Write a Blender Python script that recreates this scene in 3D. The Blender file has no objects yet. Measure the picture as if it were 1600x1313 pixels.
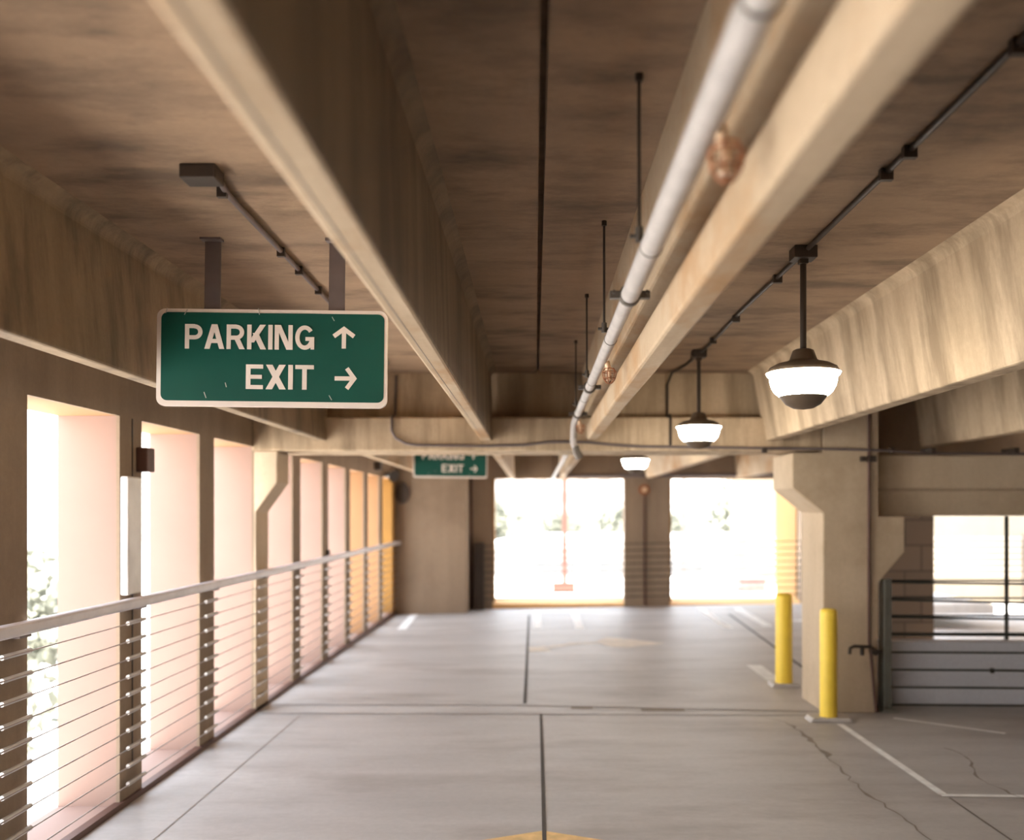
import bpy, math, random
from mathutils import Vector
random.seed(7)
C = bpy.context.scene.collection
F = 1500.0; VX, VY = 836.0, 800.0; H = 1.7
def P(x, y, D):
    return Vector(((x-VX)/F*D, D, H-(y-VY)/F*D))

# ---------------------------------------------------------------- materials
def new_mat(name):
    m = bpy.data.materials.new(name); m.use_nodes = True
    nt = m.node_tree; b = nt.nodes['Principled BSDF']
    return m, nt, b
def plain(name, col, rough=.6, metal=0, spec=.5, noise=.12, nscale=9):
    m, nt, b = new_mat(name)
    b.inputs['Roughness'].default_value = rough; b.inputs['Metallic'].default_value = metal
    b.inputs['Specular IOR Level'].default_value = spec
    tc = nt.nodes.new('ShaderNodeTexCoord'); n = nt.nodes.new('ShaderNodeTexNoise')
    n.inputs['Scale'].default_value = nscale; n.inputs['Detail'].default_value = 5
    nt.links.new(tc.outputs['Object'], n.inputs['Vector'])
    r = nt.nodes.new('ShaderNodeValToRGB')
    r.color_ramp.elements[0].position = .3; r.color_ramp.elements[1].position = .7
    r.color_ramp.elements[0].color = (*[c*(1-noise) for c in col], 1)
    r.color_ramp.elements[1].color = (*[min(1, c*(1+noise)) for c in col], 1)
    nt.links.new(n.outputs['Fac'], r.inputs['Fac']); nt.links.new(r.outputs['Color'], b.inputs['Base Color'])
    return m
def concrete(name, light, dark, stain, streak=(7, 7, .5), fine=30, stain_scale=(.6, .6, .6), stain_amt=.5, rough=.85, bump=.15):
    """cast concrete: base mottling, long streaks, larger stains, fine grain"""
    m, nt, b = new_mat(name); N = nt.nodes; L = nt.links
    b.inputs['Roughness'].default_value = rough; b.inputs['Specular IOR Level'].default_value = .25
    tc = N.new('ShaderNodeTexCoord')
    def noise(scale, vs, detail=6, rough=.6):
        mp = N.new('ShaderNodeMapping'); mp.inputs['Scale'].default_value = vs
        n = N.new('ShaderNodeTexNoise'); n.inputs['Scale'].default_value = scale
        n.inputs['Detail'].default_value = detail; n.inputs['Roughness'].default_value = rough
        L.new(tc.outputs['Object'], mp.inputs['Vector']); L.new(mp.outputs['Vector'], n.inputs['Vector'])
        return n.outputs['Fac']
    def ramp(fac, a, bb):
        r = N.new('ShaderNodeMapRange'); r.inputs['From Min'].default_value = a; r.inputs['From Max'].default_value = bb
        L.new(fac, r.inputs['Value']); return r.outputs['Result']
    def mix(f, a, c, fa=1.0):
        x = N.new('ShaderNodeMix'); x.data_type = 'RGBA'
        if fa != 1.0:
            mu = N.new('ShaderNodeMath'); mu.operation = 'MULTIPLY'; mu.inputs[1].default_value = fa
            L.new(f, mu.inputs[0]); f = mu.outputs[0]
        L.new(f, x.inputs['Factor'])
        for v, s in ((a, 'A'), (c, 'B')):
            sock = [i for i in x.inputs if i.name == s and i.type == 'RGBA'][0]
            if isinstance(v, tuple): sock.default_value = (*v, 1)
            else: L.new(v, sock)
        return [o for o in x.outputs if o.type == 'RGBA'][0]
    s1 = ramp(noise(1, streak), .3, .7)
    c1 = mix(s1, dark, light)
    s2 = ramp(noise(1.7, stain_scale, 8, .65), .47, .66)
    c2 = mix(s2, c1, stain, stain_amt)
    g = ramp(noise(fine, (1, 1, 1), 8, .75), .35, .75)
    c3 = mix(g, c2, tuple(.6*x for x in dark), .28)
    L.new(c3, b.inputs['Base Color'])
    bp = N.new('ShaderNodeBump'); bp.inputs['Strength'].default_value = bump; bp.inputs['Distance'].default_value = .01
    L.new(noise(fine*1.5, (1, 1, 1), 6, .7), bp.inputs['Height']); L.new(bp.outputs['Normal'], b.inputs['Normal'])
    return m

CON_L = (.60, .45, .31); CON_D = (.45, .325, .215); CON_S = (.30, .20, .12)
m_beam = concrete('beam_concrete', (.58, .45, .31), (.42, .31, .20), (.40, .215, .085), streak=(9, .8, .9), stain_scale=(1.6, .6, .8), stain_amt=.85)
m_beamv = concrete('streaked_concrete', (.60, .46, .31), (.41, .305, .195), (.20, .14, .085), streak=(5, 5, .45), stain_scale=(3, 3, .35), stain_amt=.7)
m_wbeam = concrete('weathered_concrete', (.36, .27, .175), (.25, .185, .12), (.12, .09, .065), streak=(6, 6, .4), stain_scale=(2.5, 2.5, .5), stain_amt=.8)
m_ceil = concrete('slab_concrete', (.42, .288, .186), (.29, .20, .133), (.12, .085, .06), streak=(1.4, 4, 1), stain_scale=(.9, 2.0, .5), stain_amt=.75)
m_wall = concrete('wall_concrete', (.36, .27, .19), (.27, .20, .14), (.2, .145, .10), streak=(4, 4, .4), stain_amt=.5)
m_col = concrete('column_concrete', (.62, .50, .36), (.50, .39, .27), (.32, .23, .14), streak=(3, 3, .5), stain_amt=.5)
m_floor = concrete('floor_concrete', (.57, .535, .505), (.44, .41, .385), (.31, .27, .24), streak=(.35, 1.5, 1), fine=22, stain_scale=(.35, .9, 1), stain_amt=.65, rough=.52, bump=.05)
m_floor.node_tree.nodes['Principled BSDF'].inputs['Specular IOR Level'].default_value = .3
m_gray = concrete('gray_concrete', (.74, .75, .80), (.64, .65, .70), (.52, .51, .52), streak=(1.5, 1.5, .8), stain_amt=.4)
m_cream = concrete('cream_wall', (.27, .232, .18), (.24, .205, .155), (.20, .165, .125), streak=(1.5, 1.5, .4), stain_amt=.3)
m_web = concrete('stained_shaded_concrete', (.31, .23, .155), (.21, .155, .10), (.13, .095, .065), streak=(6, 6, .4), stain_scale=(2, 2, .35), stain_amt=.7)  # streak stains, over a darker tone that paints in shade
m_out = concrete('outdoor_concrete', (.72, .70, .68), (.62, .6, .58), (.5, .5, .5), stain_amt=.2)
m_pink = plain('salmon_paint', (.33, .220, .178), .75, noise=.03, nscale=3, spec=.2)
m_salmon_orange = plain('orange_salmon', (.36, .20, .10), .75, noise=.03, nscale=3, spec=.2)  # more orange tone, for the spandrel and the farthest piers
m_sill = plain('sill_orange_lit', (.85, .50, .20), .7, noise=.04, nscale=3)  # orange brightened to paint in daylight falling on the sill tops
m_orange = plain('orange_paint', (.30, .155, .04), .7, noise=.04, nscale=3, spec=.2)
m_rail = plain('galvanised_steel', (.62, .59, .60), .5, .3, noise=.06)
m_cable = plain('steel_cable', (.40, .34, .31), .55, .4)
m_dkcable = plain('dark_cable', (.045, .045, .035), .6, .2)
m_sleeve = plain('cable_sleeve_steel', (.60, .58, .55), .5, .2)
m_dark = plain('dark_bronze_metal', (.055, .04, .03), .55, .3)
m_darkbr = plain('brown_box_paint', (.10, .045, .03), .6)
m_hang = plain('sign_hanger_steel', (.16, .125, .115), .55, .3)
m_pipe = plain('pipe_white_paint', (.47, .43, .40), .55, noise=.1, nscale=14)
m_ring = plain('pipe_clamp_metal', (.13, .11, .09), .5, .5)
m_rust = plain('rusty_wire', (.34, .13, .055), .7, .3, noise=.3, nscale=60)
m_brass = plain('sprinkler_brass', (.75, .55, .36), .4, .4)
m_green = plain('sign_green', (.005, .075, .054), .38, spec=.35, noise=.06, nscale=5)
m_white = plain('sign_white', (.80, .70, .62), .5, noise=.04)
m_yellow = plain('bollard_yellow', (.97, .68, .07), .45, noise=.05)
m_lamp = plain('lamp_housing', (.12, .085, .055), .5, .2)
m_paint = plain('road_white_paint', (.92, .89, .86), .7, noise=.12, nscale=12)
m_ypaint = plain('road_yellow_paint', (.78, .52, .22), .7, noise=.15, nscale=15)
m_fpaint = plain('faded_road_paint', (.72, .64, .54), .7, noise=.15, nscale=5)
m_joint = plain('joint_sealant', (.07, .055, .045), .8)
m_jointl = plain('thin_joint', (.19, .16, .135), .8)
m_patch = plain('floor_patch', (.27, .225, .185), .8)
m_plate = plain('bollard_footing', (.50, .46, .42), .8)
m_panel = plain('panel_cover_metal', (.80, .78, .75), .5, .1, noise=.12, nscale=5)
m_post = plain('green_gray_steel', (.27, .28, .25), .6, .1)
m_cmu, nt, b = new_mat('block_masonry')
br = nt.nodes.new('ShaderNodeTexBrick'); tc = nt.nodes.new('ShaderNodeTexCoord'); mp = nt.nodes.new('ShaderNodeMapping')
mp.inputs['Rotation'].default_value = (math.radians(90), 0, 0)
nt.links.new(tc.outputs['Object'], mp.inputs['Vector']); nt.links.new(mp.outputs['Vector'], br.inputs['Vector'])
br.inputs['Scale'].default_value = 1; br.inputs['Brick Width'].default_value = .42; br.inputs['Row Height'].default_value = .32
br.inputs['Mortar Size'].default_value = .012
br.inputs['Color1'].default_value = (.15, .10, .065, 1); br.inputs['Color2'].default_value = (.12, .08, .052, 1); br.inputs['Mortar'].default_value = (.07, .047, .032, 1)
nt.links.new(br.outputs['Color'], b.inputs['Base Color']); b.inputs['Roughness'].default_value = .9
m_leaf = plain('leaves', (.125, .13, .10), .8, noise=.3, nscale=1.5)
m_bark = plain('bark', (.18, .13, .09), .9)
m_bldg = plain('building_render', (.34, .33, .32), .8, noise=.05, nscale=.5)
m_glass = plain('building_window', (.14, .14, .14), .6)
m_polepaint = plain('weathered_red_pole_paint', (.12, .05, .035), .7)
m_red = plain('faded_red_paint', (.20, .12, .11), .7)
m_glow, nt, b = new_mat('lit_lamp_glass')
b.inputs['Base Color'].default_value = (.95, .93, .88, 1); b.inputs['Emission Color'].default_value = (1, .93, .80, 1); b.inputs['Emission Strength'].default_value = 7

# ---------------------------------------------------------------- mesh helpers
class MB:
    def __init__(s): s.v = []; s.f = []; s.sm = []; s.mi = []; s.cur = 0
    def add(s, vs, fs, smooth=False):
        o = len(s.v); s.v += [tuple(v) for v in vs]
        for f in fs: s.f.append([i+o for i in f]); s.sm.append(smooth); s.mi.append(s.cur)
        return s
    def box(s, x0, x1, y0, y1, z0, z1):
        return s.add([(x0,y0,z0),(x1,y0,z0),(x1,y1,z0),(x0,y1,z0),(x0,y0,z1),(x1,y0,z1),(x1,y1,z1),(x0,y1,z1)],
              [(0,3,2,1),(4,5,6,7),(0,1,5,4),(1,2,6,5),(2,3,7,6),(3,0,4,7)])
    def prism(s, poly, a0, a1, axis='y', smooth=False):
        """poly in the plane across the axis (x,z for y; y,z for x; x,y for z)"""
        n = len(poly)
        def pt(p, a): return {'y': (p[0], a, p[1]), 'x': (a, p[0], p[1]), 'z': (p[0], p[1], a)}[axis]
        vs = [pt(p, a0) for p in poly]+[pt(p, a1) for p in poly]
        ar = sum(poly[i][0]*poly[(i+1)%n][1]-poly[(i+1)%n][0]*poly[i][1] for i in range(n))
        flip = (ar > 0) ^ (axis == 'y')
        a = list(range(n)); bb = list(range(n, 2*n))
        fs = []
        sides = [(i, (i+1)%n, (i+1)%n+n, i+n) for i in range(n)]
        if flip: fs = [tuple(reversed(a)), tuple(bb)]+sides
        else: fs = [tuple(a), tuple(reversed(bb))]+[tuple(reversed(q)) for q in sides]
        return s.add(vs, fs, smooth)
    def tube(s, pts, r, seg=10, caps=True):
        pts = [Vector(p) for p in pts]; n = len(pts); vs = []; up = None
        for i, p in enumerate(pts):
            d = (pts[min(i+1, n-1)]-pts[max(i-1, 0)]).normalized()
            if up is None: up = Vector((0, 0, 1)) if abs(d.z) < .9 else Vector((1, 0, 0))
            a = d.cross(up).normalized(); up = a.cross(d).normalized()
            rr = r[i] if isinstance(r, (list, tuple)) else r
            for k in range(seg):
                t = 2*math.pi*k/seg; vs.append(p+a*math.cos(t)*rr+up*math.sin(t)*rr)
        fs = [(i*seg+k, i*seg+(k+1)%seg, (i+1)*seg+(k+1)%seg, (i+1)*seg+k) for i in range(n-1) for k in range(seg)]
        s.add(vs, fs, True)
        if caps: 
            s.add(vs[:seg], [tuple(reversed(range(seg)))]); s.add(vs[-seg:], [tuple(range(seg))])
        return s
    def lathe(s, prof, c, seg=32):
        vs = [(c[0]+r*math.cos(2*math.pi*k/seg), c[1]+r*math.sin(2*math.pi*k/seg), c[2]+z) for r, z in prof for k in range(seg)]
        n = len(prof)
        fs = [(i*seg+k, i*seg+(k+1)%seg, (i+1)*seg+(k+1)%seg, (i+1)*seg+k) for i in range(n-1) for k in range(seg)]
        s.add(vs, fs, True)
        if prof[0][0] > 1e-4: s.add(vs[:seg], [tuple(reversed(range(seg)))])
        if prof[-1][0] > 1e-4: s.add(vs[-seg:], [tuple(range(seg))])
        return s
    def build(s, name, mat, parent=None, bevel=0, recalc=True):
        q = parent
        while q is not None and '_w' not in q: q = q.parent
        off = Vector(q['_w']) if q is not None else Vector((0, 0, 0))
        me = bpy.data.meshes.new(name)
        me.from_pydata([tuple(Vector(v)-off) for v in s.v], [], s.f)
        for p, q, mi in zip(me.polygons, s.sm, s.mi): p.use_smooth = q; p.material_index = mi
        for mm in (mat if isinstance(mat, (list, tuple)) else [mat]): me.materials.append(mm)
        me.update()
        if recalc:
            import bmesh
            bm = bmesh.new(); bm.from_mesh(me); bmesh.ops.recalc_face_normals(bm, faces=bm.faces); bm.to_mesh(me); bm.free()
        o = bpy.data.objects.new(name, me); C.objects.link(o)
        if parent is not None: o.parent = parent
        if bevel:
            bv = o.modifiers.new('bevel', 'BEVEL'); bv.width = bevel; bv.segments = 2; bv.limit_method = 'ANGLE'
        return o
def tag(o, label=None, cat=None, group=None, kind=None):
    if label: o['label'] = label
    if cat: o['category'] = cat
    if group: o['group'] = group
    if kind: o['kind'] = kind
    return o
ROOTS = []
def thing(name, loc, label, cat, group=None, kind=None):
    o = bpy.data.objects.new(name, None); C.objects.link(o); o.location = loc; o['_w'] = tuple(loc); ROOTS.append(o)
    return tag(o, label, cat, group, kind)

# ---------------------------------------------------------------- the setting
def fz(x, y):
    t = max(0, min(1, (y-9.5)/7.5)); return t*(-.05+.125*(x+2.3)/7.2)
XW = -2.38                      # inner face of the left wall
ZC = 2.90                       # slab underside
# floor (gentle fall across the far bay)
m = MB()
def grid(x0, x1, y0, y1, nx, ny):
    vs = []; fs = []
    for j in range(ny+1):
        for i in range(nx+1):
            x = x0+(x1-x0)*i/nx; y = y0+(y1-y0)*j/ny; vs.append((x, y, fz(x, y)))
    for j in range(ny):
        for i in range(nx):
            a = j*(nx+1)+i; fs.append((a, a+1, a+nx+2, a+nx+1))
    m.add(vs, fs)
grid(-2.75, 9.2, -5, 8.9, 12, 14); grid(-2.75, 4.95, 8.9, 17.35, 8, 24)
m.box(-2.75, 9.2, -5, 8.9, -.3, -.02); m.box(-2.75, 4.95, 8.9, 17.35, -.35, -.08)
floor = tag(m.build('floor', m_floor, recalc=False), 'gray concrete parking deck with joints and faint stains', 'floor', kind='structure')
def ribbon(mb, pts, w, z=.003, sub=10):
    """flat strip on the floor along pts [(x,y)], w a width or a list of widths"""
    P2 = []; n = len(pts)
    ws = w if isinstance(w, (list, tuple)) else [w]*n
    for i in range(n-1):
        for k in range(sub+(i == n-2)):
            t = k/sub; P2.append((pts[i][0]*(1-t)+pts[i+1][0]*t, pts[i][1]*(1-t)+pts[i+1][1]*t, ws[i]*(1-t)+ws[i+1]*t))
    vs = []; 
    for i, (x, y, ww) in enumerate(P2):
        a = P2[max(0, i-1)]; c = P2[min(len(P2)-1, i+1)]
        dx, dy = c[0]-a[0], c[1]-a[1]; l = math.hypot(dx, dy) or 1
        nx, ny = -dy/l*ww/2, dx/l*ww/2
        for sx in (1, -1):
            X, Y = x+sx*nx, y+sx*ny; vs.append((X, Y, fz(X, Y)+z))
    mb.add(vs, [(2*i, 2*i+1, 2*i+3, 2*i+2) for i in range(len(P2)-1)])
    return mb
def ground(x, y):               # photo point on the flat deck
    D = H*F/(y-VY); return ((x-VX)/F*D, D)
def ffloor(x, y):               # photo point on the sloping far deck
    D = H*F/(y-VY)
    for _ in range(8): D = (H-fz((x-VX)/F*D, D))*F/(y-VY)
    return ((x-VX)/F*D, D)
for pts, w, mm, nm in (([(.045, -2), (.05, 8.05)], .022, m_joint, 'joint'), ([(-.09, 8.5), (-.1, 15.8)], .03, m_joint, 'joint'),
        ([(-2.3, 8.45), (-.1, 8.42), (1.5, 8.25), (2.4, 8.15)], .025, m_jointl, 'joint'), ([(-2.3, 8.08), (.05, 8.05), (2.3, 8.0)], .02, m_jointl, 'joint'),
        ([(2.47, 0), (2.46, 5.7)], .014, m_jointl, 'joint'), ([(2.9, 10.2), (3.15, 15.6)], .04, m_joint, 'joint'), ([(-2.0, 0), (-1.96, 8.0)], .007, m_patch, 'joint')):
    ribbon(MB(), pts, w).build(nm, mm, floor, recalc=False)
wob = [(1.85, 8.0)]+[(2.03+.03*math.sin(k*.22)+random.uniform(-.022, .022), 7.75-.08*k) for k in range(84)]
ribbon(MB(), wob, [.006+.03*random.random()**2*(1+.8*math.sin(k*.13)) for k in range(85)], sub=1).build('crack', m_patch, floor, recalc=False)
wob = [(2.95+.04*math.sin(k*.4)-.006*k+random.uniform(-.02, .02), 6.9-.07*k) for k in range(34)]
ribbon(MB(), wob, [.004+.02*random.random()**2 for k in range(34)], sub=1).build('crack', m_patch, floor, recalc=False)
for x0, x1, y0, y1 in ((1005, 1065, 1104, 1116), (893, 925, 1103, 1110)):
    a = ground(x0, y1); c = ground(x1, y0)
    ribbon(MB(), [(a[0], (a[1]+c[1])/2), (c[0], (a[1]+c[1])/2)], .11, .002).build('patch', m_patch, floor, recalc=False)

# ceiling flanges: one double tee is 2.36 m wide; joint between tees at x = .02
m = MB()
edges = [-2.75, .012, .034, 2.6, 2.62, 5.2, 5.22, 9.2]
for i in range(0, 8, 2): m.box(edges[i], edges[i+1], -5, 8.5, ZC, ZC+.12)
m.box(-2.75, 9.2, -5, 8.5, ZC+.1, ZC+.3)
for i in (0, 2): m.box(edges[i], edges[i+1], 8.5, 17.3, ZC, ZC+.12)
m.box(2.62, 5.0, 8.5, 17.3, ZC, ZC+.12); m.box(-2.75, 5.0, 8.5, 17.3, ZC+.1, ZC+.3)
tag(m.build('ceiling', m_ceil), 'stained brown concrete slab of precast tees with a dark joint down the middle', 'ceiling', kind='structure')

def stem(name, prof, y0, y1, label, mat=m_beam, group='precast ceiling beams running away from the camera'):
    o = MB().prism(prof, y0, y1).build(name, mat, bevel=.012)
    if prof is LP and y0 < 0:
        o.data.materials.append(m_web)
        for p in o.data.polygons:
            if p.normal.x > .2 and p.center.z > 2.4: p.material_index = 1  # inner side of the beam: its shade is put into the colour
    if prof is LP and y0 < 0:
        MB().box(-.424, -.421, .5, 5.2, ZS-.0008, ZS+.002).build('crack', m_patch, o); MB().box(-.4215, -.419, 5.2, 7.6, ZS-.0008, ZS+.002).build('crack', m_patch, o)
    return tag(o, label, 'beam', kind='structure')
ZS = 2.30
def tprof(xa, xb, xt0, xt1): return [(xa, ZS), (xb, ZS), (xt1, ZC-.05), (xt1+.015, ZC-.02), (xt1+.055, ZC+.003), (xt1+.055, ZC+.06), (xt0-.055, ZC+.06), (xt0-.055, ZC+.003), (xt0-.015, ZC-.02), (xt0, ZC-.05)]
LP = tprof(-.455, -.362, -.49, -.375)
RP = [(.433, ZS), (.52, ZS), (.535, ZS+.14), (.56, ZC+.05), (.40, ZC+.05), (.42, 2.52), (.505, 2.51), (.505, 2.45), (.43, 2.435)]
WP = tprof(-1.85, -1.76, -1.88, -1.80)
EP = tprof(1.95, 2.06, 1.86, 2.12)
for prof, nm in ((LP, 'left of the joint'), (RP, 'beside the white pipe'), (WP, 'nearest the windowed wall'), (EP, 'right of the hanging lamps')):
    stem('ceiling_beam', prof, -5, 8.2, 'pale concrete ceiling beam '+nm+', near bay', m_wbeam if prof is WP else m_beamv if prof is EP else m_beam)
    stem('ceiling_beam', prof, 8.7, 16.95, 'pale concrete ceiling beam '+nm+', far bay beyond the cross girder', m_beam)
stem('ceiling_beam', tprof(3.6, 3.72, 3.52, 3.78), -5, 9.5, 'streaked concrete beam at far right, behind the lamp side beam', m_beamv)
stem('ceiling_beam', tprof(3.55, 3.65, 3.5, 3.7), 9.6, 16.95, 'concrete ceiling beam above the right far opening, far bay')
stem('ceiling_beam', tprof(5.2, 5.32, 5.12, 5.4), -5, 8.2, 'concrete beam beyond the right edge of view', m_beamv)
stem('ceiling_beam', tprof(6.8, 6.92, 6.72, 7.0), -5, 8.2, 'concrete beam far to the right', m_beamv)

# cross girder (inverted tee: ledge in front, web behind)
m = MB(); m.prism([(8.1, 2.215), (8.75, 2.215), (8.75, 2.5), (8.55, 2.5), (8.55, 2.93), (8.32, 2.93), (8.32, 2.5), (8.1, 2.5)], -2.39, 2.425, 'x')
tag(m.build('cross_girder', m_beamv, bevel=.015), 'concrete cross girder with a ledge spanning above the drive lane', 'beam', kind='structure')
# girder right of the column, lower half level
m = MB(); m.prism([(8.3, 1.90), (8.3, 2.19), (8.9, 2.19), (8.9, 1.665), (8.38, 1.665), (8.38, 1.885)], 2.9, 9.2, 'x')
tag(m.build('cross_girder', m_col, bevel=.012), 'lower stepped concrete girder to the right of the column', 'beam', kind='structure')
m = MB(); m.box(2.9, 9.2, 8.95, 9.1, 2.15, 2.95)
m.build('wall_upper_right', m_wall)['kind'] = 'structure'

# left wall: spandrel with painted outer face, piers
wl = thing('wall_left', (XW, 6, 0), 'brown concrete window wall with tall openings and salmon outer faces', 'wall', kind='structure')
m = MB(); m.box(XW-.02, XW, -5, 17.2, 2.25, 2.92); m.cur = 1; m.box(XW-.355, XW-.02, -5, 17.2, 2.25, 3.2)
m.build('spandrel', [m_wall, m_salmon_orange], wl)
m = MB(); m.box(XW-.355, XW-.03, -5, 17.2, -.30, .012); m.build('sill', m_pink, wl)
m = MB(); m.box(XW-.03, XW+.02, -5, 17.2, -.1, .035); m.build('curb', m_darkbr, wl)
for k in range(-8, 8):
    y = 5.50+1.31*k
    m = MB(); m.box(XW-.02, XW, y, y+.31, .01, 2.25); m.cur = 1; m.box(XW-.355, XW-.02, y, y+.31, .012, 2.25)
    m.build('pier', [m_wall, m_salmon_orange if k >= 6 else m_pink], wl)
    if k == 0: MB().box(XW, XW+.004, y+.165, y+.175, .2, 2.25).build('joint', m_dark, wl)
m = MB(); m.box(XW-.355, XW, 16.0, 17.2, .012, 2.25); m.build('pier', m_orange, wl)
# corbelled column on the left wall
m = MB(); m.prism([(XW, 2.215), (XW+.2, 2.215), (XW+.2, 1.95), (XW+.02, 1.70), (XW+.02, 0), (XW, 0)], 8.12, 8.5)
tag(m.build('column', m_col, bevel=.01), 'pale corbelled column on the left window wall below the girder', 'column', kind='structure')
# right column, corbels both sides
m = MB(); m.prism([(2.43, 0), (2.89, 0), (2.90, 1.1), (3.12, 1.36), (3.12, 1.66), (2.90, 1.66), (2.90, 2.9), (2.43, 2.9), (2.43, 2.2), (2.17, 2.2), (2.17, 1.90), (2.43, 1.69)], 8.1, 8.75)
tag(m.build('column', m_col, bevel=.012), 'tall concrete column with corbels, behind the yellow bollards', 'column', kind='structure')

# far wall
fw = thing('wall_far', (1.5, 17.1, 0), 'brown concrete end wall with two large bright openings', 'wall', kind='structure')
Y0, Y1 = 17.0, 17.3
m = MB()
m.box(-2.4, -.75, Y0, Y1, -.1, 2.95); m.box(1.58, 2.38, Y0, Y1, -.1, 2.95); m.box(4.72, 4.98, Y0, Y1, -.1, 2.95)
m.box(-.75, 1.58, Y0, Y1, 2.30, 2.95); m.box(2.38, 4.72, Y0, Y1, 2.32, 2.95)
m.build('panel', m_wall, fw)
m = MB()
for x0, x1 in ((-.75, 1.58), (2.38, 4.72)):
    m.box(x0-.0, x0+.035, Y0+.012, Y1+.05, .1, 2.31); m.box(x0, x1, Y0+.012, Y1+.05, 2.285, 2.31)
m.build('opening_reveal', m_orange, fw)
for x0, x1 in ((-.75, 1.58), (2.38, 4.72)):
    m = MB(); m.prism([(Y0+.02, -.1), (Y1+.1, -.1), (Y1+.1, .15), (Y0+.2, .13), (Y0+.02, .07)], x0, x1, 'x'); m.build('sill', m_sill, fw)
m = MB(); m.box(4.70, 4.90, Y1-.02, 18.75, -.1, 2.6); m.build('return_wall', m_orange, fw)
m = MB(); m.box(-2.385, -1.16, 16.35, 17.0, -.1, 2.95)
tag(m.build('wall_projection', m_wall, bevel=.01), 'plain brown wall block in the far left corner', 'wall', kind='structure')
# right, back
m = MB(); m.box(-2.75, 9.2, -5.2, -5, -.1, 2.95); m.build('wall_back', m_cmu)['kind'] = 'structure'  # back wall is unseen, added to cut light from behind the camera
m = MB(); m.box(9.0, 9.2, -5, 8.9, -.1, 2.95); m.build('wall_right', m_cmu)['kind'] = 'structure'

# lower half level to the right
m = MB(); m.box(4.95, 15, 8.9, 24.3, -.9, -.6)
tag(m.build('floor_lower', m_out), 'pale sunlit floor of the lower parking level at right', 'floor', kind='structure')
m = MB(); m.box(4.95, 15, 24.0, 24.3, -.6, 4.4)
tag(m.build('wall_lower_far', m_cream), 'cream wall at the far side of the lower level', 'wall', kind='structure')
m = MB(); m.box(5.06, 15, 9.11, 17.3, 2.25, 2.45); m.box(7, 15, 17.3, 21.3, 2.25, 2.45); m.build('ceiling_lower_and_shade', m_ceil)['kind'] = 'structure'  # the farther slab is unseen, added to shade the cream wall
m = MB(); m.box(4.99, 5.05, 9.11, 17.3, 2.25, 2.95); m.build('wall_step', m_wall)['kind'] = 'structure'
m = MB(); m.box(15, 15.2, 8.9, 24.3, -.9, 2.6); m.build('wall_lower_right', m_cmu)['kind'] = 'structure'
m = MB(); m.box(4.3, 4.985, 12.0, 12.35, -.6, 2.3)
tag(m.build('block_wall', m_cmu), 'short dark brown block masonry wall behind the column', 'wall', kind='structure')
m = MB(); m.prism([(2.93, 8.42), (9.0, 8.15), (9.0, 8.3), (2.93, 8.57)], -.02, .565, 'z')
tag(m.build('barrier_wall', m_gray, bevel=.01), 'low gray concrete barrier wall behind the cables at right', 'barrier wall', kind='structure')

# ---------------------------------------------------------------- signs
def stroke(pts, w):
    """outline quads of a polyline with mitred joins"""
    n = len(pts); L = []; R = []
    for i in range(n):
        p = Vector(pts[i]); a = Vector(pts[max(0, i-1)]); c = Vector(pts[min(n-1, i+1)])
        d1 = (p-a).normalized() if i else (c-p).normalized(); d2 = (c-p).normalized() if i < n-1 else d1
        nn = Vector((-(d1+d2).y, (d1+d2).x)).normalized(); k = 1/max(.3, nn.dot(Vector((-d1.y, d1.x))))
        L.append(p+nn*w/2*k); R.append(p-nn*w/2*k)
    return [[L[i], L[i+1], R[i+1], R[i]] for i in range(n-1)]
def arc(cx, cy, rx, ry, a0, a1, n=14):
    return [(cx+rx*math.cos(math.radians(a0+(a1-a0)*i/n)), cy+ry*math.sin(math.radians(a0+(a1-a0)*i/n))) for i in range(n+1)]
W = .165
def rect(x0, x1, y0, y1): return [[(x0, y0), (x1, y0), (x1, y1), (x0, y1)]]
def diag(xb, xt, w, y0=0, y1=1): return [[(xb, y0), (xb+w, y0), (xt+w, y1), (xt, y1)]]
def bowl(): return stroke([(.05, 1-W/2), (.36, 1-W/2)]+arc(.38, .685, .22, .2225, 88, -88)+[(.36, .4625), (.05, .4625)], W)
GL = {'P': (.68, rect(0, W, 0, 1)+bowl()), 'R': (.72, rect(0, W, 0, 1)+bowl()+diag(.50, .30, .21, 0, .42)),
 'A': (.78, diag(0, .28, .2)+diag(.58, .30, .2)+rect(.2, .58, .24, .40)),
 'K': (.74, rect(0, W, 0, 1)+diag(.05, .50, .22, .28, 1)+diag(.52, .21, .22, 0, .66)),
 'I': (W, rect(0, W, 0, 1)), 'N': (.70, rect(0, W, 0, 1)+rect(.70-W, .70, 0, 1)+diag(.70-.24, .03, .21)),
 'G': (.78, stroke(arc(.39, .5, .29, .41, 38, 338, 26), W)+rect(.42, .76, .37, .52)+rect(.62, .76, 0.02, .48)),
 'E': (.62, rect(0, W, 0, 1)+rect(0, .61, 0, .165)+rect(0, .57, .42, .58)+rect(0, .61, .835, 1)),
 'X': (.72, diag(0, .48, .23)+diag(.49, .01, .23)), 'T': (.66, rect(.33-W/2, .33+W/2, 0, 1)+rect(0, .66, .835, 1))}
def word(s, gap=.085):
    x = 0; out = []
    for i, ch in enumerate(s):
        w, qs = GL[ch]; out += [[(p[0]+x, p[1]) for p in q] for q in qs]; x += w+gap
    return out, x-gap
def rrect(x0, x1, z0, z1, r, n=8):
    out = []
    for cx, cz, a in ((x1-r, z1-r, 0), (x0+r, z1-r, 90), (x0+r, z0+r, 180), (x1-r, z0+r, 270)):
        out += arc(cx, cz, r, r, a, a+90, n)
    return out
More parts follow.
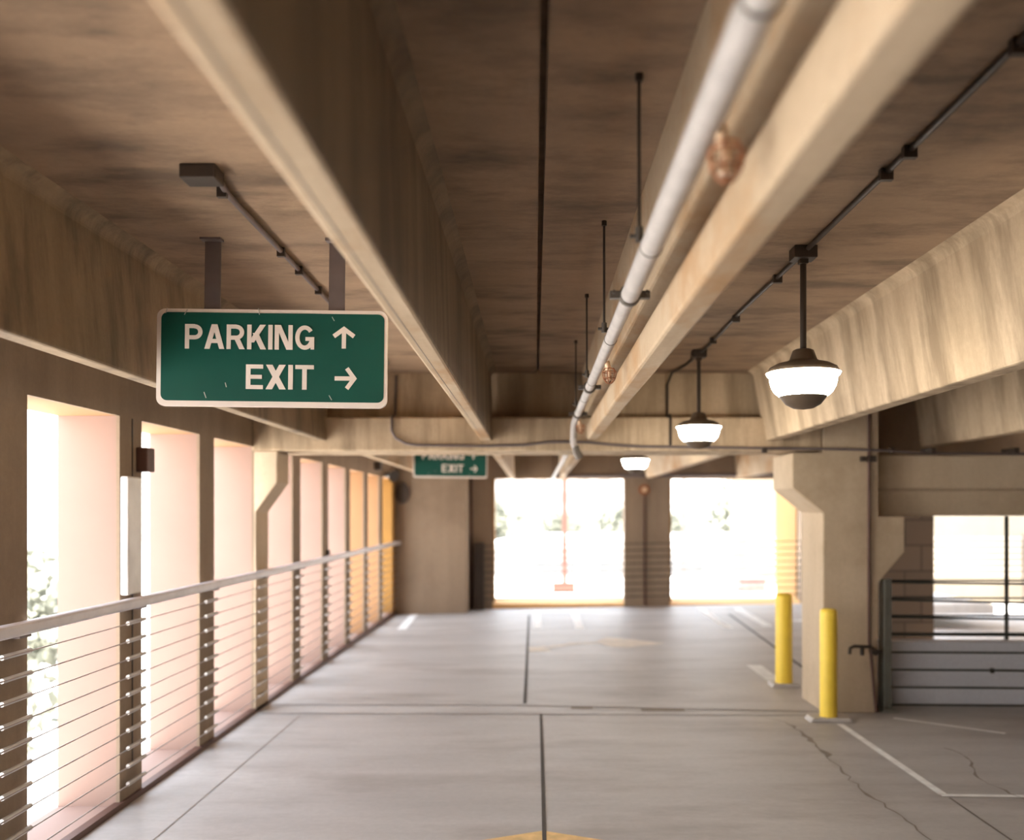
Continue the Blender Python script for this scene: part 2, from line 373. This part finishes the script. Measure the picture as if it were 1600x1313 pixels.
def make_sign(D, label):
    # local units: sign centre at origin, s = metres per photo pixel of the nearer sign
    s = .00284; cx = -1.16
    base = Vector((cx, D, H+.675))
    r = thing('parking_sign', (cx, D, H+.464), label, 'sign', 'green hanging parking signs')
    def q2(mb, polys, y0, y1, tilt=.0):
        for k, q in enumerate(polys):
            mb.prism([(base.x+p[0], base.z+p[1]) for p in q], D+y0-.00004*k, D+y1)
    w2, h2 = .507, .214
    MBp = MB(); q2(MBp, [rrect(-w2, w2, -h2, h2, .036)], -.008, .012); MBp.build('sign_border', m_white, r)
    MBp = MB(); q2(MBp, [rrect(-w2+.02, w2-.014, -h2+.024, h2-.016, .028)], -.0105, -.004); MBp.build('sign_face', m_green, r)
    def lay(qs, width, x0, z0, x1, h):   # fit word into box
        k = (x1-x0)/width; return [[(x0+p[0]*k, z0+p[1]*h) for p in q] for q in qs]
    px = lambda x: (x-425.5)*s
    pz = lambda y: (559-y)*s
    qs, w = word('PARKING'); mb = MB(); q2(mb, lay(qs, w, px(291), pz(545.5), px(492), 38*s), -.0125, -.009); mb.build('lettering', m_white, r)
    qs, w = word('EXIT'); mb = MB(); q2(mb, lay(qs, w, px(386), pz(607), px(491), 38*s), -.0125, -.009); mb.build('lettering', m_white, r)
    u = 17.5*s; wd = 6.6*s
    up = stroke([(0, -u*.95), (0, u*.7)], wd)+stroke([(-u*.9, .12*u), (0, u*.78), (u*.9, .12*u)], wd)
    for (ax, ay, rot) in ((537, 526, 0), (540, 589, 1)):
        qq = [[((p[1] if rot else p[0])+px(ax), (-p[0] if rot else p[1])+pz(ay)) for p in q] for q in up]
        mb = MB(); q2(mb, qq, -.0125, -.009); mb.build('arrow', m_white, r)
    r.rotation_euler.y = .012
    for (sx, sy, l, an) in ((323, 617, 8, 110), (355, 601, 6, 105), (517, 619, 7, 120), (520, 497, 6, 120), (405, 487, 8, 100), (292, 489, 8, 60), (262, 487, 7, 70)):
        a = math.radians(an); c = Vector((px(sx), pz(sy))); d = Vector((math.cos(a), math.sin(a)))*l*s*.6
        mb = MB(); q2(mb, stroke([tuple(c-d), tuple(c+d)], .0035), -.0118, -.009); mb.build('scratch', m_plate, r)
    for hx in (331, 524):
        x = base.x+px(hx)
        m = MB(); m.box(x-.035, x+.035, D+.002, D+.011, base.z+h2-.03, ZC-.008); m.box(x-.045, x+.045, D-.04, D+.012, ZC-.012, ZC)
        m.build('hanger', m_hang, r)
    return r
make_sign(4.23, 'large green hanging PARKING EXIT sign nearest the camera')
make_sign(13.1, 'small distant green PARKING EXIT sign beyond the cross girder')

# ---------------------------------------------------------------- pendant lamps
def make_lamp(y, label):
    x = 1.218
    r = thing('pendant_lamp', (x, y, 2.15), label, 'lamp', 'round pendant lamps along the ceiling')
    m = MB(); m.box(x-.052, x+.052, y-.05, y+.05, ZC-.055, ZC); m.box(x-.02, x+.02, y-.02, y+.02, ZC-.075, ZC-.05); m.build('junction_box', m_dark, r, bevel=.004)
    m = MB(); m.tube([(x, y, ZC-.05), (x, y, 2.42)], .0145, 12); m.build('rod', m_dark, r)
    c = (x, y, 2.2)
    m = MB(); m.lathe([(.158, .128), (.162, .135), (.15, .155), (.118, .172), (.075, .182), (.062, .19), (.047, .232), (.035, .238), (0, .24)], c, 40); m.build('housing', m_lamp, r)
    m = MB(); m.lathe([(.150, .136), (.166, .130), (.160, .118), (.151, .113), (.149, .092), (.142, .066), (.129, .043), (.107, .024)], c, 40)
    m.build('glass_shade', m_glow, r)
    m = MB(); m.lathe([(.108, .026), (.100, .016), (.078, -.012), (.045, -.03), (0, -.036)], c, 40); m.build('bottom_cap', m_lamp, r)
make_lamp(4.36, 'largest pendant lamp, nearest, in front of the right beam')
make_lamp(7.14, 'middle pendant lamp just before the cross girder')
make_lamp(11.66, 'smallest pendant lamp glowing above the far pillar')

# ---------------------------------------------------------------- ceiling conduits
def clamp(mb, x, y, z, s=1):
    mb.box(x-.022*s, x+.022*s, y-.012, y+.012, z-.028, z+.012)
r = thing('electrical_conduit', (1.22, 0, ZC), 'dark conduit clipped along the right ceiling, linking the pendant lamps', 'conduit')
pts = [(1.225+.006*math.sin(y*2.1), y, ZC-.014-.004*math.sin(y*3)) for y in [i*.25-1 for i in range(36)] if y < 7.9]
pts += [(1.15, 8.05, ZC-.03), (1.14, 8.28, ZC-.1), (1.14, 8.29, 2.54), (1.14, 8.24, 2.515), (1.14, 8.11, 2.515), (1.14, 8.08, 2.49), (1.14, 8.08, 2.26)]
MB().tube(pts, .0115, 8).build('conduit_run', m_dark, r)
for y in (1.64, 2.43, 3.14, 3.35, 4.85, 5.85, 6.6): m = MB(); clamp(m, 1.225, y, ZC-.016); m.build('clip', m_dark, r)
r = thing('electrical_conduit', (-1.15, 3.3, ZC), 'conduit with black junction box on the ceiling above the large sign', 'conduit')
MB().tube([(-1.115, 3.36, ZC-.02), (-1.135, 3.5, ZC-.018)]+[(-1.145-.003*i, 3.6+.45*i, ZC-.018) for i in range(10)], .012, 8).build('conduit_run', m_hang, r)
m = MB(); m.box(-1.225, -1.10, 3.30, 3.40, ZC-.05, ZC); m.build('junction_box', m_dark, r, bevel=.005)
for y in (3.53, 4.35, 4.68, 5.1, 6.2): m = MB(); clamp(m, -1.15, y, ZC-.016, .8); m.build('clip', m_dark, r)
# conduit along the girder face
r = thing('electrical_conduit', (0, 8.08, 2.26), 'long thin dark conduit running across the face of the girder', 'conduit')
yy = 8.078
pts = [(-1.2, 8.30, ZC-.02), (-1.205, 8.29, 2.54), (-1.205, 8.24, 2.515), (-1.205, 8.11, 2.515), (-1.205, yy, 2.49), (-1.205, yy, 2.38), (-1.17, yy, 2.32), (-1.09, yy, 2.275), (-1.0, yy, 2.262), (-.4, yy, 2.255), (-.1, yy, 2.262), (.1, yy, 2.285), (.25, yy, 2.29),
       (.45, yy, 2.285), (.62, yy, 2.268), (.9, yy, 2.25), (1.3, yy, 2.245), (2.0, yy, 2.235), (2.4, yy, 2.23), (2.6, 8.045, 2.225), (2.93, 8.045, 2.215), (3.3, yy+.1, 2.20), (5, yy+.1, 2.19), (9, yy+.1, 2.19)]
MB().tube(pts, .012, 8).build('conduit_run', m_hang, r)
for x in (1.93, 3.0, 3.35, 4.05): m = MB(); m.box(x-.02, x+.02, 8.065, 8.1 if x < 3.2 else 8.3, 2.195, 2.24); m.build('clip', m_dark, r)
r = thing('electrical_conduit', (2.82, 8.08, 0), 'rusty brown vertical conduit up the column face', 'conduit')
MB().tube([(2.81, 8.075, 2.85), (2.81, 8.075, .6), (2.825, 8.075, .5), (2.86, 8.07, .1), (2.87, 8.07, .015)], .014, 8).build('conduit_run', m_darkbr, r)
m = MB(); m.box(2.74, 2.78, 8.05, 8.1, 2.125, 2.165); m.box(2.80, 2.86, 8.045, 8.1, 2.12, 2.17); m.build('clip', m_dark, r)
# standpipe valve on the column
r = thing('pipe_valve', (2.75, 8.0, .55), 'small black pipe valve on the column beside the right bollard', 'valve')
m = MB(); m.tube([(2.63, 8.03, .51), (2.635, 8.03, .56), (2.67, 8.03, .575), (2.80, 8.03, .57), (2.83, 8.03, .545), (2.86, 8.04, .53), (2.91, 8.06, .53)], .014, 8)
m.tube([(2.735, 8.03, .57), (2.735, 8.03, .50)], .018, 8); m.tube([(2.84, 8.0, .53), (2.84, 8.1, .53)], .03, 10); m.build('valve_body', m_dark, r)

# ---------------------------------------------------------------- sprinkler pipe
pp = thing('sprinkler_pipe', (.315, 3, 2.42), 'long white painted sprinkler pipe hung beside the right beam', 'pipe')
px_, pz_ = .315, 2.42
MB().tube([(px_, -2, pz_), (px_, 3.2, pz_)], .0305, 24).build('pipe_section', m_pipe, pp)
pts = [(px_, 3.2, pz_), (px_, 7.55, pz_), (px_, 7.75, pz_-.01), (px_+.002, 7.9, pz_-.07), (.32, 8.0, pz_-.15), (.335, 8.02, pz_-.19)]
MB().tube(pts, .0255, 20).build('pipe_section', m_pipe, pp)
MB().tube([(.335, 8.015, pz_-.17), (.345, 8.02, pz_-.22), (.375, 8.03, pz_-.27)], [.03, .034, .036], 16).build('elbow', m_ring, pp)
def ring(mb, y, r, w): mb.tube([(px_, y-w, pz_), (px_, y-w*.8, pz_), (px_, y+w*.8, pz_), (px_, y+w, pz_)], [r*.9, r, r, r*.9], 20)
for y, rr, w in ((1.335, .0335, .006), (2.60, .0325, .004), (4.0, .0275, .004), (5.3, .0275, .005), (6.1, .0275, .005)):
    m = MB(); ring(m, y, rr, w); m.build('pipe_band', m_ring, pp)
for y in (3.19, 5.55, 7.05):
    m = MB(); ring(m, y, .037, .016)
    for sx in (-1, 1):
        m.box(px_+sx*.05-.016, px_+sx*.05+.016, y-.014, y+.014, pz_-.012, pz_+.012); m.tube([(px_+sx*.055, y-.03, pz_+.006), (px_+sx*.055, y+.03, pz_+.006)], .006, 6)
    m.build('coupling', m_ring, pp)
for i, y in enumerate((2.63, 3.96, 5.29, 6.72)):
    x = .285
    m = MB(); m.tube([(x, y, ZC), (x, y, pz_+.045)], .005, 8); m.tube([(x, y, ZC), (x, y, ZC-.02)], .011, 8)
    m.build('hanger_rod', m_dark, pp)
    m = MB(); m.tube([(x, y, pz_+.06), (x, y, pz_+.02)], .011, 8); m.tube([(x-.025, y, pz_+.035), (x+.035, y, pz_+.035)], .006, 6); m.build('rod_bracket', m_ring, pp)
def sprinkler(y):
    x, z = px_+.025, pz_-.028
    s_ = MB(); s_.tube([(x, y, z+.02), (x+.008, y, z-.012)], .013, 12); s_.tube([(x+.008, y, z-.012), (x+.01, y, z-.02)], .017, 12)
    s_.tube([(x+.01, y, z-.02), (x+.012, y, z-.045)], .010, 10); s_.tube([(x+.012, y, z-.045), (x+.012, y, z-.065)], .006, 8)
    s_.lathe([(.0, 0), (.016, .001), (.016, .003), (0, .004)], (x+.012, y, z-.069), 14)
    h = s_.build('sprinkler_head', m_brass, pp)
    c = MB(); R = .034; cx, cz = x+.012, z-.03
    for k in range(6):
        a = k*math.pi/3+.2
        c.tube([(cx+.7*R*math.cos(a), y+.7*R*math.sin(a), cz+.016)]+[(cx+R*math.cos(t)*math.cos(a), y+R*math.cos(t)*math.sin(a), cz-.055*math.sin(t)) for t in [i*math.pi/12 for i in range(7)]], 0.0021, 6)
    for zz, rr in ((.0, 1), (.016, .7), (-.03, .85)):
        c.tube([(cx+R*rr*math.cos(t), y+R*rr*math.sin(t), cz+zz) for t in [i*math.pi/8 for i in range(17)]], 0.0021, 6, caps=False)
    o = c.build('wire_cage', m_rust, h); o['label'] = 'rusty wire cage'
for y in (1.77, 4.55, 7.45): sprinkler(y)
r = thing('sprinkler_pipe', (.3, 12, 2.2), 'thin white pipe continuing beyond the cross girder', 'pipe')
MB().tube([(.31, 9.0, 2.28), (.30, 10.5, 2.25), (.30, 16.9, 2.27)], .025, 12).build('pipe_section', m_pipe, r)
for y in (9.6, 12.5, 15.4): MB().tube([(.3, y, ZC), (.3, y, 2.27)], .006, 6).build('hanger_rod', m_dark, r)

# ---------------------------------------------------------------- left railing
r = thing('cable_railing', (XW+.07, 6, 0), 'gray handrail with horizontal cables along the left windows', 'railing')
xr = XW+.075; zr = 1.176
m = MB(); m.box(xr-.03, xr+.03, -5, 16.34, zr-.03, zr+.03); m.build('handrail', m_rail, r, bevel=.015)
m = MB()
for k in range(-8, 9):
    y = 5.50+1.31*k+.155
    m = MB(); m.box(XW-.01, xr, y-.05, y+.05, zr-.045, zr-.02); m.build('bracket', m_hang, r)
for i in range(10):
    z = .13+.103*i
    c = MB().tube([(XW+.045, -4.9, z), (XW+.045, 16.34, z)], .0036, 6).build('cable', m_cable, r)
    for k in range(-1, 8):
        y = 5.50+1.31*k
        MB().tube([(XW+.035, y+.03, z), (XW+.035, y+.27, z)], .0125, 8).build('cable_sleeve', m_sleeve, c)
# meter cover, alarm box on the first pier
m = MB(); m.box(XW, XW+.05, 5.50, 5.69, 1.22, 1.905)
tag(m.build('panel_cover', m_panel, bevel=.012), 'pale gray metal cover panel on the pier above the handrail', 'panel')
r = thing('alarm_box', (XW, 5.8, 1.98), 'small dark brown box on the pier edge beside the pale panel', 'box')
m = MB(); m.box(XW-.03, XW+.065, 5.73, 5.85, 1.94, 2.085); m.build('housing', m_darkbr, r, bevel=.008)
m = MB(); m.prism([(XW-.03, 1.955), (XW-.075, 1.975), (XW-.085, 2.0), (XW-.06, 2.06), (XW-.03, 2.07)], 5.745, 5.84); m.build('horn', m_dark, r)
m = MB(); m.tube([(XW+.02, 10.95, zr+.03), (XW+.02, 10.95, zr+.09)], .022, 8)
tag(m.build('wall_clip', m_dark), 'tiny dark clip on the pier just above the distant handrail', 'clip')
# dark fixtures in the far corner
r = thing('wall_speaker', (XW, 15.4, 2.2), 'dark round alarm horn high in the far left corner', 'horn')
m = MB(); m.tube([(XW, 15.2, 2.28), (XW+.1, 15.15, 2.28), (XW+.16, 15.1, 2.26)], [.03, .05, .10], 16); m.build('horn_bell', m_dark, r)
m = MB(); m.box(XW, XW+.09, 14.2, 14.4, 2.32, 2.44); m.build('bracket', m_dark, r)
m = MB(); m.lathe([(0, .0), (.08, .01), (.13, .04), (.14, .06)], (0, 0, 0), 24)
mm = MB(); mm.add([(-2.25+v[0]*.9, 16.35-v[2], 2.02+v[1]*1.3) for v in m.v], m.f, True)
tag(mm.build('round_gong', m_dark), 'dark oval gong on the wall block in the far corner', 'gong')

# ---------------------------------------------------------------- far wall fittings
r = thing('cable_railing', (1, 16.9, 0), 'thin horizontal cables in front of the two far openings', 'railing')
m = MB(); m.box(-1.07, -.90, 16.82, 16.99, -.02, 1.15); m.build('post', m_dark, r)
for i in range(9):
    z = .16+.117*i
    MB().tube([(-.95, 16.93, z), (4.8, 16.93, z+.09)], .008, 6).build('cable', m_dkcable, r)
r = thing('junction_box', (1.95, 16.98, 2.08), 'round brass junction box with conduit on the far pillar', 'junction box')
m = MB(); m.tube([(1.93, 17.0, 2.09), (1.93, 16.93, 2.09)], .095, 20); m.build('box_ring', m_rust, r)
m = MB(); m.tube([(1.93, 16.94, 2.09), (1.93, 16.91, 2.09)], .05, 16); m.build('cover', m_brass, r)
m = MB(); m.tube([(1.94, 16.98, 2.02), (1.95, 16.98, .05)], .018, 8); m.build('conduit_run', m_darkbr, r)
m = MB(); m.tube([(-1.13, 16.97, 2.3), (-1.13, 16.97, 0)], .025, 8)
tag(m.build('electrical_conduit', m_darkbr), 'vertical brown conduit in the corner of the far wall block', 'conduit')
m = MB(); m.tube([(.3, 16.9, 2.33), (4.9, 16.9, 2.36)], .03, 8)
tag(m.build('electrical_conduit', m_hang), 'thin dark conduit along the top of the far openings', 'conduit')

# ---------------------------------------------------------------- bollards
def bollard(x, y, h, rr, label, pw, pl):
    r = thing('bollard', (x, y, 0), label, 'bollard', 'yellow bollards by the column')
    m = MB(); m.lathe([(rr, .01), (rr, h-.035), (rr*.93, h-.012), (rr*.7, h), (0, h+.003)], (x, y, 0), 32); m.build('post', m_yellow, r)
    m = MB(); m.prism([(x-pw, 0), (x+pw, 0), (x+pw*.85, .035), (x-pw*.85, .035)], y-pl, y+pl); m.build('footing', m_plate, r, bevel=.008)
bollard(2.43, 9.375, .905, .081, 'yellow bollard farther away, left of the column', .14, .1)
bollard(2.39, 7.82, .91, .069, 'yellow bollard nearest, in front of the column', .175, .09)

# ---------------------------------------------------------------- right cable barrier
r = thing('cable_barrier', (3.0, 8.3, 0), 'dark vehicle barrier cables strung right from the steel post', 'barrier')
m = MB(); m.box(2.965, 3.045, 8.20, 8.26, 0, 1.125); m.box(2.96, 2.975, 8.14, 8.26, 0, 1.125); m.build('anchor_post', m_post, r)
m = MB(); m.box(2.94, 3.08, 8.12, 8.30, 0, .012); m.build('base_plate', m_post, r)
for i in range(8):
    z0 = .045+.150*i
    sag = .0 if i < 5 else (.03 if i == 6 else .015)
    pts = [(3.0+6*t, 8.24-.27*t, z0+.012*0-sag*math.sin(math.pi*min(1, t*1.3))) for t in [j/12 for j in range(13)]]
    MB().tube(pts, .0095, 8).build('cable', m_dkcable, r)
m = MB(); m.box(3.90, 3.925, 8.2, 8.23, .32, .36)
m.build('cable_tie', m_dark, r)
r = thing('cable_barrier', (5, 9.0, 0), 'second set of dark cables behind the low gray wall', 'barrier')
for i in range(4):
    z0 = .56+.165*i
    MB().tube([(2.95, 9.0, z0), (9, 9.0, z0)], .009, 8).build('cable', m_dkcable, r)
m = MB(); m.tube([(4.42, 9.0, 0), (4.42, 9.0, 1.66)], .02, 8); m.build('post', m_dkcable, r)
r = thing('cable_railing', (10, 23.7, -.6), 'faint distant cables before the cream wall of the lower level', 'railing')
for i in range(8): MB().tube([(5.2, 23.6, .0+.15*i), (14.5, 23.6, .0+.15*i)], .012, 6).build('cable', m_cable, r)
m = MB(); m.box(12.0, 12.12, 23.55, 23.65, -.6, 1.15); m.build('post', m_hang, r)

# ---------------------------------------------------------------- paint on the floor
def line(pts, w, label, mm=m_paint, group='white stall lines painted on the deck'):
    return tag(ribbon(MB(), pts, w).build('painted_line', mm, recalc=False), label, 'floor marking', group)
line([ground(1312, 1132), (2.45, 5.76)], .055, 'worn white line leading from the near bollard toward the right foreground')
line([(2.43, 5.75), (5.5, 5.62)], .05, 'white line crossing toward the right edge in the foreground')
line([ffloor(648, 960), ffloor(627, 984)], .13, 'short white line at the far left by the corner wall block')
line([ffloor(838, 955), ffloor(841, 983)], .12, 'left of two short white lines before the left far opening')
line([ffloor(897, 955), ffloor(906, 983)], .12, 'right of two short white lines before the left far opening')
line([ffloor(1093, 951), ffloor(1138, 982)], .14, 'slanting white line left of the floor joint before the right far opening')
line([ffloor(1152, 951), ffloor(1200, 979)], .14, 'slanting white line right of the floor joint before the right far opening')
line([ffloor(1178, 1040), ffloor(1215, 1068)], .16, 'white line ending at the foot of the farther bollard')
line([ffloor(1238, 970), ffloor(1262, 970)], .22, 'white dash just left of the column base in the distance')
line([(2.95, 7.9), (3.6, 7.35)], .05, 'faint white scuff line at the right, before the barrier cables')
# turn arrow
a = MB(); pts = [ffloor(855, 1012), ffloor(900, 1006), ffloor(950, 1004)]
ribbon(a, pts, [.12, .12, .14]); 
tri = [ffloor(x, y) for x, y in ((1040, 1006), (975, 998), (948, 996), (930, 1004), (955, 1012), (985, 1012))]
a.add([(x, y, fz(x, y)+.003) for x, y in tri], [tuple(range(6))])
tail = [ffloor(x, y) for x, y in ((822, 1012), (850, 1010), (862, 1018), (828, 1020))]
a.add([(x, y, fz(x, y)+.003) for x, y in tail], [(0, 1, 2, 3)])
tag(a.build('painted_arrow', m_fpaint, recalc=False), 'faded turn arrow painted on the deck in the distance', 'floor marking')
a = MB(); pk = ground(848, 1299); ap = [pk, (pk[0]+.75, pk[1]-.35), (pk[0]+.2, pk[1]-.33), (pk[0]+.2, pk[1]-1.6), (pk[0]-.2, pk[1]-1.6), (pk[0]-.2, pk[1]-.33), (pk[0]-.75, pk[1]-.35)]
V = [(x, y, .0025) for x, y in ap]
a.add(V, [(0, 6, 5, 2, 1)]); a.add(V, [(2, 5, 4, 3)])
tag(a.build('painted_arrow', m_ypaint, recalc=False), 'yellow arrow tip painted on the deck at the bottom edge', 'floor marking')

# ---------------------------------------------------------------- outside
m = MB(); m.box(-60, 80, 17.4, 140, -3.2, -3.0); m.box(-60, -2.75, -60, 17.4, -3.2, -3.0)
tag(m.build('ground_outside', m_out), 'pale ground outside the garage', 'ground', kind='structure')
m = MB(); m.box(-3, 9, 18.8, 27, -.3, -.12)
tag(m.build('outdoor_deck', m_out), 'bright outdoor deck beyond the far openings', 'deck', kind='structure')
r = thing('light_pole', (.65, 21.6, -.12), 'orange outdoor pole seen through the left far opening', 'pole')
m = MB(); m.box(.61, .72, 21.55, 21.66, .1, 3.6); m.build('shaft', m_polepaint, r)
m = MB(); m.box(.39, .90, 21.5, 21.75, -.12, .11); m.build('base', m_darkbr, r, bevel=.02)
r = thing('utility_box', (4.9, 21.8, -.12), 'pale red box on the deck outside the right opening', 'box')
m = MB(); m.box(4.62, 5.2, 21.6, 22.1, -.12, .18); m.build('cabinet', m_red, r, bevel=.01)
m = MB(); m.box(4.60, 5.22, 21.58, 22.12, .17, .2); m.build('lid', m_red, r)
m = MB(); m.tube([(3.35, 21.6, -.12), (3.35, 21.6, 3.4)], .03, 8)
tag(m.build('flag_pole', m_red), 'thin reddish pole outside the right far opening', 'pole')
# low white building and a tall block
r = thing('low_building', (4, 36, -3), 'low pale building with shallow roof outside the far openings', 'building')
m = MB(); m.box(-2, 16, 36, 42, -3, .35); m.build('wall', m_bldg, r)
m = MB(); m.prism([(-2.3, .35), (16.3, .35), (14, .75), (0, .75)], 35.7, 42.3); m.build('roof', m_out, r)
for x in (0, 2.4, 4.8, 9, 11.5, 13.4):
    MB().box(x, x+1.5, 35.93, 36.05, -1.6, -.2).build('window', m_glass, r)
r = thing('tall_building', (2, 75, -3), 'tall pale building with rows of windows seen through the left opening', 'building')
m = MB(); m.box(-4, 6.5, 75, 85, -3, 14); m.build('wall', m_bldg, r)
for j in range(5):
    for i in range(6):
        x = -3.3+i*1.65; z = -1+j*1.7
        MB().box(x, x+.95, 74.92, 75.1, z, z+.85).build('window', m_glass, r)
def tree(x, y, h, R, label, seed, n=1500):
    rnd = random.Random(seed)
    r = thing('tree', (x, y, -3), label, 'tree', 'trees outside the garage')
    MB().tube([(x, y, -3), (x+.1, y, -3+h*.4), (x-.1, y+.1, -3+h*.75)], [.22, .16, .08], 8).build('trunk', m_bark, r)
    m = MB(); vs = []; fs = []
    blobs = [(x+rnd.uniform(-.55, .55)*R, y+rnd.uniform(-.5, .5)*R, -3+h*.68+rnd.uniform(-.35, .35)*R, R*rnd.uniform(.35, .6)) for _ in range(9)]
    for _ in range(n):
        bx, by, bz, br_ = rnd.choice(blobs)
        d = Vector((rnd.gauss(0, 1), rnd.gauss(0, 1), rnd.gauss(0, 1))).normalized()*br_*rnd.uniform(.6, 1.05)
        c = Vector((bx, by, bz))+d
        u = Vector((rnd.gauss(0, 1), rnd.gauss(0, 1), rnd.gauss(0, 1))).normalized(); w = u.cross(Vector((rnd.gauss(0, 1), rnd.gauss(0, 1), 1))).normalized()
        s_ = R*.065; o = len(vs); vs += [c+u*s_, c+w*s_*.6, c-u*s_, c-w*s_*.6]; fs.append((o, o+1, o+2, o+3))
    m.add(vs, fs); m.build('foliage', m_leaf, r, recalc=False)
tree(-1.6, 49, 5.5, 2.6, 'tree at the left edge of the left far opening', 1)
tree(4.6, 49, 5.6, 2.6, 'rounded tree at the right of the left far opening', 2)
tree(1.4, 57, 5.0, 2.0, 'small tree behind the orange pole', 3)
tree(11, 50, 6.6, 3.0, 'tree in the right far opening, taller crown', 4)
tree(7.9, 58, 5.2, 2.2, 'low shrubby tree in the left of the right far opening', 5)
tree(-8.0, 12.5, 4.2, 1.9, 'leafy tree outside the nearest left window', 6)
tree(-6.4, 8.6, 3.0, 1.3, 'lower bushy tree outside the nearest left window', 7)
tree(-9.5, 17.5, 4.6, 2.2, 'tree visible in the gap beside the pale panel', 8)

for o in ROOTS:
    if '_w' in o: del o['_w']
# ---------------------------------------------------------------- light, sky, camera
w = bpy.data.worlds.new('sky'); bpy.context.scene.world = w; w.use_nodes = True
nt = w.node_tree; bg = nt.nodes['Background']
tc = nt.nodes.new('ShaderNodeTexCoord'); sp = nt.nodes.new('ShaderNodeSeparateXYZ'); cr = nt.nodes.new('ShaderNodeValToRGB')
nt.links.new(tc.outputs['Generated'], sp.inputs['Vector']); nt.links.new(sp.outputs['Z'], cr.inputs['Fac'])
cr.color_ramp.elements[0].position = 0; cr.color_ramp.elements[0].color = (1, .95, .90, 1)
cr.color_ramp.elements[1].position = .6; cr.color_ramp.elements[1].color = (.72, .84, 1, 1)
nt.links.new(cr.outputs['Color'], bg.inputs['Color']); bg.inputs['Strength'].default_value = 1.0
sun = bpy.data.lights.new('sun', 'SUN'); sun.energy = 6.0; sun.angle = math.radians(1.5); sun.color = (1, .93, .82)
so = bpy.data.objects.new('sun', sun); C.objects.link(so)
so.rotation_euler = Vector((-.35, .22, -1.35)).to_track_quat('-Z', 'Y').to_euler()

cam = bpy.data.cameras.new('camera'); co = bpy.data.objects.new('camera', cam); C.objects.link(co)
co.location = (0, 0, H); co.rotation_euler = (math.pi/2, 0, 0)
cam.sensor_fit = 'HORIZONTAL'; cam.sensor_width = 36; cam.lens = 36*F/1600
cam.shift_x = (800-VX)/1600; cam.shift_y = (VY-656.5)/1600
cam.dof.use_dof = True; cam.dof.focus_distance = 4.2; cam.dof.aperture_fstop = 1.25
sc = bpy.context.scene; sc.camera = co
sc.view_settings.view_transform = 'Standard'; sc.view_settings.look = 'None'; sc.view_settings.gamma = 1
sc.view_settings.use_curve_mapping = False; sc.view_settings.exposure = 2.88
sc.cycles.use_denoising = True; sc.cycles.max_bounces = 12; sc.cycles.diffuse_bounces = 6
